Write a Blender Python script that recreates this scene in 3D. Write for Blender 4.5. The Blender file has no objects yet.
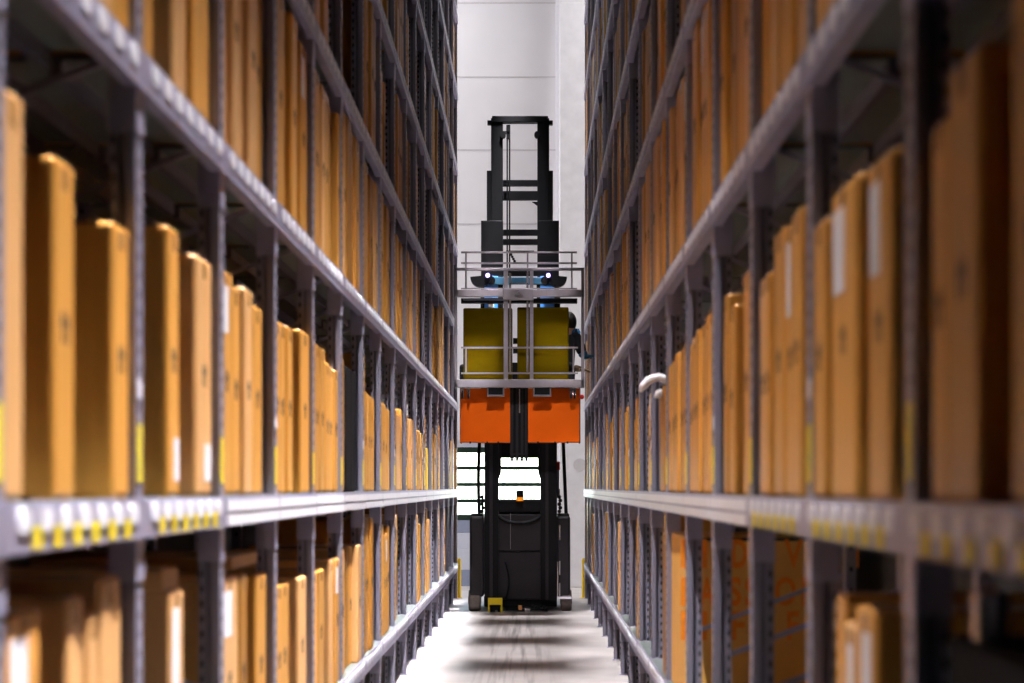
import bpy, bmesh, math, random
from mathutils import Vector, Matrix

S = bpy.context.scene
COL = S.collection
R = math.radians
EYE = 1.55          # camera height
FPX = 1700.0        # focal length in pixels of a 1024 px wide picture
VX, VY = 532.0, 487.0
XL, XR = -1.04, 0.735   # aisle faces of the two racks
BAY = 1.195
Y0 = 14.02 - 10 * BAY   # nearest upright that matters (2.07 m)
NB = 18
YEND = Y0 + NB * BAY

S.view_settings.view_transform = 'Standard'
S.view_settings.look = 'None'
S.view_settings.gamma = 1.0
S.view_settings.use_curve_mapping = False
S.view_settings.exposure = 0.0

# ------------------------------------------------------------------ materials
def mat(name, col, rough=0.6, metal=0.0, spec=0.5, var=0.0, noise=0.0, nscale=20.0, bump=0.0,
        bscale=60.0, stretch=(1, 1, 1), emit=None, estr=0.0):
    m = bpy.data.materials.new(name)
    m.use_nodes = True
    nt = m.node_tree
    b = nt.nodes['Principled BSDF']
    b.inputs['Roughness'].default_value = rough
    b.inputs['Metallic'].default_value = metal
    b.inputs['Specular IOR Level'].default_value = spec
    b.inputs['Base Color'].default_value = (*col, 1)
    if emit:
        b.inputs['Emission Color'].default_value = (*emit, 1)
        b.inputs['Emission Strength'].default_value = estr
    tc = mp = None
    if noise or bump:
        tc = nt.nodes.new('ShaderNodeTexCoord')
        mp = nt.nodes.new('ShaderNodeMapping')
        mp.inputs['Scale'].default_value = stretch
        nt.links.new(tc.outputs['Object'], mp.inputs['Vector'])
    if noise or var:
        hsv = nt.nodes.new('ShaderNodeHueSaturation')
        hsv.inputs['Color'].default_value = (*col, 1)
        nt.links.new(hsv.outputs['Color'], b.inputs['Base Color'])
        val = None
        if noise:
            n = nt.nodes.new('ShaderNodeTexNoise')
            n.inputs['Scale'].default_value = nscale
            n.inputs['Detail'].default_value = 5
            nt.links.new(mp.outputs['Vector'], n.inputs['Vector'])
            mr = nt.nodes.new('ShaderNodeMapRange')
            mr.inputs['From Min'].default_value = 0.25
            mr.inputs['From Max'].default_value = 0.75
            mr.inputs['To Min'].default_value = 1 - noise
            mr.inputs['To Max'].default_value = 1 + noise
            nt.links.new(n.outputs['Fac'], mr.inputs['Value'])
            val = mr.outputs['Result']
        if var:
            oi = nt.nodes.new('ShaderNodeObjectInfo')
            mv = nt.nodes.new('ShaderNodeMapRange')
            mv.inputs['To Min'].default_value = 1 - var
            mv.inputs['To Max'].default_value = 1 + var
            nt.links.new(oi.outputs['Random'], mv.inputs['Value'])
            if val is not None:
                mm = nt.nodes.new('ShaderNodeMath')
                mm.operation = 'MULTIPLY'
                nt.links.new(val, mm.inputs[0])
                nt.links.new(mv.outputs['Result'], mm.inputs[1])
                val = mm.outputs[0]
            else:
                val = mv.outputs['Result']
        nt.links.new(val, hsv.inputs['Value'])
    if bump:
        n2 = nt.nodes.new('ShaderNodeTexNoise')
        n2.inputs['Scale'].default_value = bscale
        nt.links.new(mp.outputs['Vector'], n2.inputs['Vector'])
        bp = nt.nodes.new('ShaderNodeBump')
        bp.inputs['Strength'].default_value = bump
        bp.inputs['Distance'].default_value = 0.01
        nt.links.new(n2.outputs['Fac'], bp.inputs['Height'])
        nt.links.new(bp.outputs['Normal'], b.inputs['Normal'])
    return m

M = {}
M['kraft'] = mat('kraft_cardboard', (0.63, 0.295, 0.058), 0.38, spec=0.25, var=0.16, noise=0.10, nscale=6, stretch=(6, 6, 0.6), bump=0.08, bscale=8)
M['kraft_dark'] = mat('brown_cardboard', (0.40, 0.17, 0.024), 0.4, spec=0.32, var=0.12, noise=0.10, nscale=6, stretch=(6, 6, 0.6))
M['kraft_pale'] = mat('pale_cardboard', (0.72, 0.39, 0.15), 0.38, spec=0.35, var=0.10, noise=0.08, nscale=6, stretch=(6, 6, 0.6))
M['black_box'] = mat('black_wrapped_cardboard', (0.008, 0.007, 0.008), 0.85, spec=0.1, noise=0.2, nscale=9)
M['olive'] = mat('olive_cardboard', (0.095, 0.062, 0.0005), 0.8, spec=0.02, noise=0.10, nscale=3, stretch=(1, 1, 3), bump=0.05, bscale=30)
M['yellow_board'] = mat('mustard_yellow_cardboard', (0.75, 0.52, 0.04), 0.5, noise=0.05)
M['kraft_bright'] = mat('bright_orange_kraft', (0.88, 0.47, 0.11), 0.5, spec=0.2, noise=0.06, nscale=5)
M['tape'] = mat('brown_packing_tape', (0.52, 0.27, 0.09), 0.22, spec=0.6, noise=0.05)
M['ink'] = mat('black_print', (0.02, 0.013, 0.008), 0.7, noise=0.1)
M['orange_ink'] = mat('orange_print', (0.95, 0.27, 0.004), 0.6, noise=0.12, nscale=30)
M['white_label'] = mat('white_paper_label', (0.85, 0.82, 0.84), 0.5, noise=0.03)
M['yellow_label'] = mat('yellow_label', (0.85, 0.66, 0.02), 0.45, noise=0.04)
M['galv'] = mat('galvanised_steel', (0.46, 0.44, 0.58), 0.38, metal=0.55, noise=0.12, nscale=12, stretch=(1, 1, 0.4))
M['upright'] = mat('weathered_galvanised_steel', (0.31, 0.295, 0.375), 0.42, metal=0.45, noise=0.14, nscale=10, stretch=(1, 1, 0.3))
M['upright_web'] = mat('dark_steel_web', (0.21, 0.20, 0.255), 0.5, metal=0.45, noise=0.1, nscale=12)
M['shelf_top'] = mat('green_grey_shelf_panel', (0.19, 0.22, 0.20), 0.45, metal=0.25, noise=0.1, nscale=15)
M['plate_and_glint'] = mat('pale_plate_and_glint', (0.84, 0.83, 0.88), 0.4, metal=0.1, noise=0.04)
M['hole'] = mat('punched_hole', (0.02, 0.02, 0.022), 0.8, noise=0.1)
M['truck_black'] = mat('black_truck_paint', (0.0035, 0.0035, 0.0045), 0.55, spec=0.15, noise=0.2, nscale=5)
M['truck_dark'] = mat('charcoal_truck_panel', (0.0135, 0.0115, 0.0145), 0.5, spec=0.3, noise=0.15, nscale=6)
M['truck_orange'] = mat('orange_truck_paint', (0.92, 0.135, 0.003), 0.5, spec=0.12, noise=0.06, nscale=3)
M['frame_grey'] = mat('grey_steel_gate', (0.25, 0.22, 0.24), 0.45, metal=0.3, noise=0.08, nscale=10)
M['chrome'] = mat('bright_steel', (0.72, 0.70, 0.72), 0.25, metal=0.9, noise=0.05)
M['blue_panel'] = mat('blue_cab_panel', (0.10, 0.38, 1.0), 0.4, noise=0.06, nscale=3)
M['teal_panel'] = mat('dark_blue_cab_beam', (0.05, 0.16, 0.26), 0.4, noise=0.06, nscale=3)
M['violet_led'] = mat('violet_led_lens', (0.5, 0.45, 1.0), 0.3, emit=(0.36, 0.25, 1.0), estr=5.0, noise=0.02)
M['rubber'] = mat('brown_grey_polyurethane_tyre', (0.10, 0.078, 0.068), 0.6, noise=0.25, nscale=25)
M['truck_yellow'] = mat('yellow_sensor_bracket', (0.85, 0.66, 0.01), 0.4, noise=0.04)
M['amber'] = mat('amber_beacon_lens', (0.9, 0.27, 0.01), 0.3, emit=(1.0, 0.30, 0.01), estr=0.5, noise=0.03)
M['red'] = mat('red_plastic', (0.75, 0.03, 0.02), 0.35, noise=0.05)
M['bollard'] = mat('yellow_bollard_paint', (0.90, 0.60, 0.005), 0.4, noise=0.05)
M['wall'] = mat('light_grey_wall_panel', (0.78, 0.765, 0.785), 0.7, noise=0.025, nscale=2.5, bump=0.02)
M['block_dark'] = mat('dark_light_block', (0.10, 0.10, 0.10), 0.8, noise=0.1, nscale=3)
M['concrete'] = mat('pale_concrete_column', (0.80, 0.785, 0.80), 0.75, noise=0.06, nscale=7, bump=0.08, bscale=25)
M['plate'] = mat('grey_cover_plate', (0.62, 0.60, 0.60), 0.7, noise=0.03)
M['joint'] = mat('panel_joint_seal', (0.58, 0.56, 0.58), 0.7, noise=0.05)
M['door_panel'] = mat('white_blue_door_panel', (0.66, 0.69, 0.78), 0.5, noise=0.03)
M['door_frame'] = mat('dark_green_door_bar', (0.012, 0.035, 0.022), 0.45, noise=0.08)
M['door_blue'] = mat('blue_grey_door_rail', (0.30, 0.34, 0.46), 0.5, noise=0.04)
M['ceiling'] = mat('grey_ceiling_sheet', (0.42, 0.42, 0.43), 0.8, noise=0.05)
M['asphalt'] = mat('pale_yard_concrete', (0.65, 0.65, 0.63), 0.85, noise=0.1, nscale=3)
M['skin'] = mat('skin', (0.52, 0.27, 0.17), 0.5, noise=0.06, nscale=12)
M['hair'] = mat('dark_hair', (0.008, 0.006, 0.006), 0.55, noise=0.2, nscale=60)
M['jacket'] = mat('black_navy_work_jacket', (0.006, 0.007, 0.012), 0.8, noise=0.2, nscale=20, bump=0.2)
M['jacket_blue'] = mat('blue_jacket_cloth', (0.03, 0.21, 0.55), 0.7, noise=0.12, nscale=20, bump=0.2)
M['trousers'] = mat('dark_work_trousers', (0.012, 0.013, 0.02), 0.85, noise=0.2, nscale=20)
M['glove'] = mat('tan_work_glove', (0.20, 0.13, 0.07), 0.8, noise=0.2, nscale=20)
M['glove_blue'] = mat('blue_work_glove', (0.03, 0.16, 0.30), 0.7, noise=0.15, nscale=20)
M['silver'] = mat('silver_film', (0.75, 0.74, 0.78), 0.18, metal=0.95, noise=0.1, nscale=4)
M['white_plastic'] = mat('white_plastic_strap', (0.86, 0.84, 0.86), 0.4, noise=0.04)

# floor: sealed concrete with drive marks
def floor_mat():
    m = mat('sealed_concrete_floor', (0.46, 0.425, 0.405), 0.42, spec=0.45, noise=0.22, nscale=1.6, bump=0.02, bscale=8)
    nt = m.node_tree
    b = nt.nodes['Principled BSDF']
    link = b.inputs['Base Color'].links[0]
    src = link.from_socket
    tc = nt.nodes.new('ShaderNodeTexCoord')
    sep = nt.nodes.new('ShaderNodeSeparateXYZ')
    nt.links.new(tc.outputs['Object'], sep.inputs[0])
    n = nt.nodes.new('ShaderNodeTexNoise')
    mp = nt.nodes.new('ShaderNodeMapping')
    mp.inputs['Scale'].default_value = (14, 0.35, 1)
    nt.links.new(tc.outputs['Object'], mp.inputs['Vector'])
    nt.links.new(mp.outputs['Vector'], n.inputs['Vector'])
    n.inputs['Scale'].default_value = 1.0
    n.inputs['Detail'].default_value = 4
    mr = nt.nodes.new('ShaderNodeMapRange')
    mr.inputs['From Min'].default_value = 0.48
    mr.inputs['From Max'].default_value = 0.62
    mr.inputs['To Min'].default_value = 0.0
    mr.inputs['To Max'].default_value = 0.75
    nt.links.new(n.outputs['Fac'], mr.inputs['Value'])
    ab = nt.nodes.new('ShaderNodeMath'); ab.operation = 'ADD'; ab.inputs[1].default_value = 0.17
    nt.links.new(sep.outputs['X'], ab.inputs[0])
    a2 = nt.nodes.new('ShaderNodeMath'); a2.operation = 'ABSOLUTE'
    nt.links.new(ab.outputs[0], a2.inputs[0])
    m2 = nt.nodes.new('ShaderNodeMapRange')
    m2.inputs['From Min'].default_value = 0.08
    m2.inputs['From Max'].default_value = 0.45
    m2.inputs['To Min'].default_value = 1.0
    m2.inputs['To Max'].default_value = 0.0
    nt.links.new(a2.outputs[0], m2.inputs['Value'])
    mul = nt.nodes.new('ShaderNodeMath'); mul.operation = 'MULTIPLY'
    nt.links.new(mr.outputs['Result'], mul.inputs[0])
    nt.links.new(m2.outputs['Result'], mul.inputs[1])
    mix = nt.nodes.new('ShaderNodeMix'); mix.data_type = 'RGBA'
    mix.inputs['B'].default_value = (0.10, 0.09, 0.085, 1)
    nt.links.new(mul.outputs[0], mix.inputs['Factor'])
    nt.links.new(src, mix.inputs['A'])
    nt.links.new(mix.outputs['Result'], b.inputs['Base Color'])
    return m
M['floor'] = floor_mat()

def glass_mat():
    m = bpy.data.materials.new('door_glazing')
    m.use_nodes = True
    nt = m.node_tree
    nt.nodes.clear()
    out = nt.nodes.new('ShaderNodeOutputMaterial')
    t = nt.nodes.new('ShaderNodeBsdfTransparent')
    t.inputs['Color'].default_value = (0.93, 0.97, 0.95, 1)
    g = nt.nodes.new('ShaderNodeBsdfGlossy')
    g.inputs['Roughness'].default_value = 0.05
    f = nt.nodes.new('ShaderNodeFresnel')
    f.inputs['IOR'].default_value = 1.45
    mx = nt.nodes.new('ShaderNodeMixShader')
    nt.links.new(f.outputs[0], mx.inputs[0])
    nt.links.new(t.outputs[0], mx.inputs[1])
    nt.links.new(g.outputs[0], mx.inputs[2])
    nt.links.new(mx.outputs[0], out.inputs['Surface'])
    return m
M['glass'] = glass_mat()

# ------------------------------------------------------------------ mesh builder
class MB:
    def __init__(self):
        self.v, self.f, self.mi, self.mats = [], [], [], []

    def m(self, key):
        if key not in self.mats:
            self.mats.append(key)
        return self.mats.index(key)

    def add(self, vs, fs, key):
        o = len(self.v)
        self.v += [tuple(x) for x in vs]
        k = self.m(key)
        for f in fs:
            self.f.append(tuple(o + i for i in f))
            self.mi.append(k)

    def box(self, x0, x1, y0, y1, z0, z1, key):
        if x0 > x1: x0, x1 = x1, x0
        if y0 > y1: y0, y1 = y1, y0
        if z0 > z1: z0, z1 = z1, z0
        vs = [(x0, y0, z0), (x1, y0, z0), (x1, y1, z0), (x0, y1, z0), (x0, y0, z1), (x1, y0, z1), (x1, y1, z1), (x0, y1, z1)]
        self.add(vs, [(0, 3, 2, 1), (4, 5, 6, 7), (0, 1, 5, 4), (1, 2, 6, 5), (2, 3, 7, 6), (3, 0, 4, 7)], key)
        return self

    def rbox(self, x0, x1, y0, y1, z0, z1, key, r=0.01, seg=2):
        if x0 > x1: x0, x1 = x1, x0
        bm = bmesh.new()
        bmesh.ops.create_cube(bm, size=1)
        for v in bm.verts:
            v.co = Vector(((x0 + x1) / 2 + v.co.x * (x1 - x0), (y0 + y1) / 2 + v.co.y * (y1 - y0), (z0 + z1) / 2 + v.co.z * (z1 - z0)))
        r = min(r, 0.45 * min(abs(x1 - x0), abs(y1 - y0), abs(z1 - z0)))
        bmesh.ops.bevel(bm, geom=bm.edges[:], offset=r, segments=seg, affect='EDGES', profile=0.5)
        bm.verts.ensure_lookup_table()
        self.add([v.co for v in bm.verts], [[v.index for v in f.verts] for f in bm.faces], key)
        bm.free()
        return self

    def bar(self, a, b, w, h, key):
        """square bar from a to b"""
        a, b = Vector(a), Vector(b)
        d = (b - a).normalized()
        up = Vector((0, 0, 1)) if abs(d.z) < 0.95 else Vector((0, 1, 0))
        s = d.cross(up).normalized() * (w / 2)
        u = s.cross(d).normalized() * (h / 2)
        vs = [a - s - u, a + s - u, a + s + u, a - s + u, b - s - u, b + s - u, b + s + u, b - s + u]
        self.add(vs, [(0, 3, 2, 1), (4, 5, 6, 7), (0, 1, 5, 4), (1, 2, 6, 5), (2, 3, 7, 6), (3, 0, 4, 7)], key)
        return self

    def tube(self, pts, r, key, n=8):
        pts = [Vector(p) for p in pts]
        vs, fs = [], []
        for i, p in enumerate(pts):
            d = (pts[min(i + 1, len(pts) - 1)] - pts[max(i - 1, 0)]).normalized()
            up = Vector((0, 0, 1)) if abs(d.z) < 0.9 else Vector((0, 1, 0))
            s = d.cross(up).normalized()
            u = s.cross(d).normalized()
            rr = r[i] if isinstance(r, (list, tuple)) else r
            for k in range(n):
                t = 2 * math.pi * k / n
                vs.append(p + s * (rr * math.cos(t)) + u * (rr * math.sin(t)))
        for i in range(len(pts) - 1):
            for k in range(n):
                fs.append((i * n + k, i * n + (k + 1) % n, (i + 1) * n + (k + 1) % n, (i + 1) * n + k))
        fs.append(tuple(range(n))[::-1])
        fs.append(tuple((len(pts) - 1) * n + k for k in range(n)))
        self.add(vs, fs, key)
        return self

    def prism(self, poly, axis, a, b, key):
        """polygon extruded along axis ('x','y','z'); poly in the other two coords in order"""
        def P(p, t):
            if axis == 'x': return (t, p[0], p[1])
            if axis == 'y': return (p[0], t, p[1])
            return (p[0], p[1], t)
        n = len(poly)
        vs = [P(p, a) for p in poly] + [P(p, b) for p in poly]
        fs = [tuple(range(n)), tuple(range(2 * n - 1, n - 1, -1))]
        fs += [(i, i + n, (i + 1) % n + n, (i + 1) % n) for i in range(n)]
        self.add(vs, fs, key)
        return self

    def ball(self, c, r, key, n=12, sq=(1, 1, 1)):
        bm = bmesh.new()
        bmesh.ops.create_uvsphere(bm, u_segments=n, v_segments=max(6, n // 2 + 2), radius=r)
        bm.verts.ensure_lookup_table()
        self.add([(c[0] + v.co.x * sq[0], c[1] + v.co.y * sq[1], c[2] + v.co.z * sq[2]) for v in bm.verts],
                 [[v.index for v in f.verts] for f in bm.faces], key)
        bm.free()
        return self

    def mesh(self, name, off=(0, 0, 0), smooth=False):
        me = bpy.data.meshes.new(name)
        me.from_pydata([(v[0] - off[0], v[1] - off[1], v[2] - off[2]) for v in self.v], [], self.f)
        for k in self.mats:
            me.materials.append(M[k])
        me.polygons.foreach_set('material_index', self.mi)
        bm = bmesh.new(); bm.from_mesh(me)
        bmesh.ops.recalc_face_normals(bm, faces=bm.faces[:])
        bm.to_mesh(me); bm.free()
        if smooth:
            me.polygons.foreach_set('use_smooth', [True] * len(me.polygons))
        me.update()
        return me

    def build(self, name, parent=None, label=None, smooth=False, base=None, loc=None):
        """base: world point that becomes the object's origin (verts are in world coordinates)"""
        if parent is not None:
            off = wloc(parent)
            me = self.mesh(name, off, smooth)
            o = bpy.data.objects.new(name, me)
            o.parent = parent
        else:
            b = base or (0, 0, 0)
            me = self.mesh(name, b, smooth)
            o = bpy.data.objects.new(name, me)
            o.location = b
        COL.objects.link(o)
        if label: o['label'] = label
        return o

def wloc(o):
    v = Vector((0, 0, 0))
    while o is not None:
        v += o.location
        o = o.parent
    return v

def tag(o, label, cat, group=None, kind=None):
    o['label'] = label
    o['category'] = cat
    if group: o['group'] = group
    if kind: o['kind'] = kind
    return o

def thing(name, loc, label, cat, group=None):
    o = bpy.data.objects.new(name, None)
    o.empty_display_size = 0.1
    o.location = loc
    COL.objects.link(o)
    return tag(o, label, cat, group)

def struct(o, label=None, cat=None):
    o['kind'] = 'structure'
    if label: o['label'] = label
    if cat: o['category'] = cat
    return o

def WX(px, Y): return (px - VX) * Y / FPX
def WZ(py, Y): return EYE + (VY - py) * Y / FPX

# ------------------------------------------------------------------ the hall
YW = 26.5        # end wall
struct(MB().box(-6.2, 6.2, -6.2, YW + 0.3, -0.12, 0.0, 'floor').build('floor'), 'pale polished concrete aisle floor with dark drive marks', 'floor')
struct(MB().box(-6.2, 6.2, -6.2, YW + 0.3, 10.8, 10.95, 'ceiling').build('ceiling'), 'grey sheet ceiling high over the racks', 'ceiling')
XWL, XWR = -2.05, 1.75  # dark blocks added behind both racks so no light leaks between cartons
struct(MB().box(-6.2, XWL, -6.2, YEND + 0.02, 0, 10.8, 'block_dark').build('light_block_left'), 'dark block added behind the left rack to keep light out', 'wall')
struct(MB().box(XWR, 6.2, -6.2, YEND + 0.02, 0, 10.8, 'block_dark').build('light_block_right'), 'dark block added behind the right rack to keep light out', 'wall')
struct(MB().box(XWL, XWR, -6.3, -6.1, 0, 10.8, 'wall').build('wall_rear'), 'pale wall behind the photographer', 'wall')
struct(MB().box(-6.3, -6.1, YEND, YW, 0, 10.8, 'wall').build('wall_west'), 'pale side wall of the cross aisle on the left', 'wall')
struct(MB().box(6.1, 6.3, YEND, YW, 0, 10.8, 'wall').build('wall_east'), 'pale side wall of the cross aisle on the right', 'wall')

# door opening in the end wall
DX0, DX1 = WX(432, YW), WX(554, YW)
DZ1 = WZ(440, YW)
b = MB()
b.box(-6.2, DX0, YW, YW + 0.25, 0, 10.8, 'wall')
b.box(DX1, 6.2, YW, YW + 0.25, 0, 10.8, 'wall')
b.box(DX0, DX1, YW, YW + 0.25, DZ1, 10.8, 'wall')
struct(b.build('wall_front'), 'light grey panelled end wall of the hall', 'wall')
for i, py in enumerate((3, 77, 150, 224, 297)):
    z = WZ(py, YW)
    struct(MB().box(-6.1, WX(559, YW), YW - 0.006, YW + 0.01, z - 0.008, z + 0.008, 'joint').build('trim_%d' % (i + 1)), 'thin grey panel joint across the end wall, %s from the top of the view' % ('first', 'second', 'third', 'fourth', 'fifth')[i], 'trim')
CX0, CX1 = WX(559.5, YW - 0.3), WX(600, YW - 0.3)
b = MB().rbox(CX0, CX1, YW - 0.3, YW, 0, 10.8, 'concrete', 0.012, 1)
struct(b.build('wall_column'), 'pale cast concrete column on the end wall', 'column')
b = MB()
b.rbox(CX0 - 0.055, CX0, YW - 0.05, YW - 0.001, 0.0, 10.8, 'plate_and_glint', 0.004, 1)
struct(b.build('trim_6'), 'slim pale cover strip beside the column', 'trim')
cz = WZ(465, YW - 0.3)
b = MB()
cxm = WX(579.8, YW - .3)
b.prism([(cxm + 0.10 * math.cos(t * math.pi / 12), cz + 0.10 * math.sin(t * math.pi / 12)) for t in range(24)], 'y', YW - 0.304, YW - 0.29, 'plate')
struct(b.build('trim_7'), 'faint round grey cover plate on the end wall', 'trim')

door = bpy.data.objects.new('door_1', None)
door.location = ((DX0 + DX1) / 2, YW + 0.1, 0)
COL.objects.link(door)
struct(door, 'glazed sectional door in the end wall, bright daylight behind its panes', 'door')
ROWS = [450, 468, 484.5, 501, 517.5]
b = MB()
for i, py in enumerate(ROWS):
    hh = 0.030 if i not in (0, 4) else 0.045
    z = WZ(py, YW)
    b.rbox(DX0 + 0.05, DX1 - 0.05, YW + 0.06, YW + 0.12, z - hh, z + hh, 'door_frame', 0.006, 1)
for x in (DX0 + 0.03, DX1 - 0.03):
    b.box(x - 0.03, x + 0.03, YW + 0.05, YW + 0.13, 0, WZ(450, YW), 'door_frame')
b.build('door_frame', door)
b = MB().box(DX0, DX1, YW + 0.05, YW + 0.14, WZ(449, YW) + 0.03, DZ1, 'door_panel')
b.build('lintel_panel', door)
b = MB()
zz = WZ(517.5, YW) - 0.045
b.rbox(DX0 + 0.06, DX1 - 0.06, YW + 0.06, YW + 0.12, WZ(533, YW), zz, 'door_blue', 0.006, 1)
b.rbox(DX0 + 0.06, DX1 - 0.06, YW + 0.06, YW + 0.12, WZ(549, YW), WZ(533, YW), 'door_panel', 0.006, 1)
b.rbox(DX0 + 0.06, DX1 - 0.06, YW + 0.06, YW + 0.12, WZ(570, YW), WZ(549, YW), 'door_panel', 0.006, 1)
b.rbox(DX0 + 0.06, DX1 - 0.06, YW + 0.06, YW + 0.12, 0.0, WZ(570, YW), 'door_blue', 0.006, 1)
b.build('lower_panel', door)
for i in range(4):
    b = MB().box(DX0 + 0.06, DX1 - 0.06, YW + 0.085, YW + 0.095, WZ(ROWS[i + 1], YW) + 0.03, WZ(ROWS[i], YW) - 0.03, 'glass')
    b.build('pane', door)
struct(MB().box(-25, 25, YW + 0.3, 70, -0.15, -0.03, 'asphalt').build('yard_ground'), 'pale concrete yard outside the door', 'ground')

# ------------------------------------------------------------------ racks
LV = [-1.055, -0.03, 1.155, 2.225, 3.305, 4.425, 5.48, 6.53]     # shelf tops relative to the eye
LVN = ['bottom shelf', 'eye-level shelf', 'third shelf', 'fourth shelf', 'fifth shelf', 'sixth shelf', 'seventh shelf', 'eighth shelf']
LIP = 0.105
DEP = 0.80
UW, UD = 0.085, 0.07
ZTOP = EYE + 7.7

def upright_mesh(s):
    """front upright; local origin at floor, aisle face at x=0, body goes to -s side... s=+1: rack lies at negative x (left rack)"""
    b = MB()
    def bx(u0, u1, v0, v1, z0, z1, k): b.box(-s * u0, -s * u1, v0, v1, z0, z1, k)
    bx(0, 0.026, 0, UW, 0, ZTOP, 'upright')
    bx(0.024, 0.048, 0.032, 0.040, 0, ZTOP, 'upright_web')
    bx(0.046, UD, 0, UW, 0, ZTOP, 'upright')
    for k in range(int(ZTOP / 0.05) - 1):
        z = 0.05 + k * 0.05
        bx(0.053, 0.064, -0.0008, 0.001, z, z + 0.022, 'hole')
        bx(-0.0008, 0.001, 0.034, 0.050, z, z + 0.020, 'hole')
    for l in LV:       # shelf clips under each shelf
        z = EYE + l
        bx(-0.003, UD + 0.003, -0.004, UW + 0.003, z - LIP - 0.115, z + 0.004, 'galv')
    bx(-0.012, UD + 0.012, -0.012, UW + 0.012, 0, 0.008, 'galv')
    return b.mesh('upright')

def rear_upright_mesh(s):
    b = MB()
    b.box(0, -s * 0.05, 0, UW, 0, ZTOP, 'upright')
    for k in range(int(ZTOP / 0.1) - 1):
        z = 0.05 + k * 0.1
        b.box(-s * 0.018, -s * 0.032, -0.0008, 0.001, z, z + 0.022, 'hole')
    return b.mesh('rear_upright')

def brace_mesh(s):
    b = MB()
    z, k = 0.35, 1
    while z < ZTOP - 0.6:
        a = (-s * 0.07, 0.055, z) if k % 2 == 0 else (-s * (DEP - 0.05), 0.055, z)
        c = (-s * (DEP - 0.05), 0.055, z + 0.26) if k % 2 == 0 else (-s * 0.07, 0.055, z + 0.26)
        b.bar(a, c, 0.012, 0.020, 'galv')
        z += 0.52
        k += 1
    return b.mesh('frame_brace')

def shelf_mesh(s, kind):
    """kind: 0 plain with pale lip plates, 1 with yellow tags as well, 2 with lip highlights painted as pale strips"""
    b = MB()
    L0, L1 = UW + 0.004, BAY - 0.004
    def bx(u0, u1, v0, v1, z0, z1, k): b.box(-s * u0, -s * u1, v0, v1, z0, z1, k)
    bx(0.004, DEP, L0, L1, -0.012, 0, 'shelf_top')
    F0, F1 = UW / 2 + .002, BAY + UW / 2 - .002
    bx(-0.014, -0.006, F0, F1, -LIP, 0, 'galv')
    bx(-0.014, 0.030, L0, L1, -LIP, -LIP + 0.006, 'galv')
    bx(-0.014, -0.0045, F0, F1, -LIP, -LIP + 0.006, 'galv')
    bx(0.024, 0.030, L0, L1, -LIP, -LIP + 0.028, 'galv')
    bx(-0.010, 0.006, L0, L1, -0.008, 0, 'shelf_top')
    bx(DEP - 0.01, DEP, L0, L1, -0.07, -0.012, 'galv')
    for u in (0.22, 0.40, 0.58):
        bx(u, u + 0.03, L0, L1, -0.06, -0.012, 'upright_web')
    n = 7
    p = (L1 - L0) / n
    if kind == 2:  # specular streaks of the lip, painted as two pale strips
        bx(-0.018, -.010, F0 + .01, F1 - .01, -.052, -.014, 'plate_and_glint')
        bx(-0.018, -.010, F0 + .01, F1 - .01, -.100, -.064, 'plate_and_glint')
        n = 0
    for i in range(n):
        c = L0 + (i + 0.5) * p
        w, z0, z1 = 0.043, -0.064, -0.012
        poly = []
        for t in range(16):
            a = 2 * math.pi * t / 16
            ca, sa = math.cos(a), math.sin(a)
            poly.append((c + w * math.copysign(abs(ca) ** 0.6, ca), (z0 + z1) / 2 + (z1 - z0) / 2 * math.copysign(abs(sa) ** 0.6, sa)))
        b.prism(poly, 'x', s * 0.010, s * 0.018, 'plate_and_glint')
        if kind == 1:
            b.box(s * 0.010, s * 0.0192, c - p / 2 - 0.029, c - p / 2 + 0.029, -0.098, -0.052, 'yellow_label') if i else None
    return b.mesh('shelf')

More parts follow.
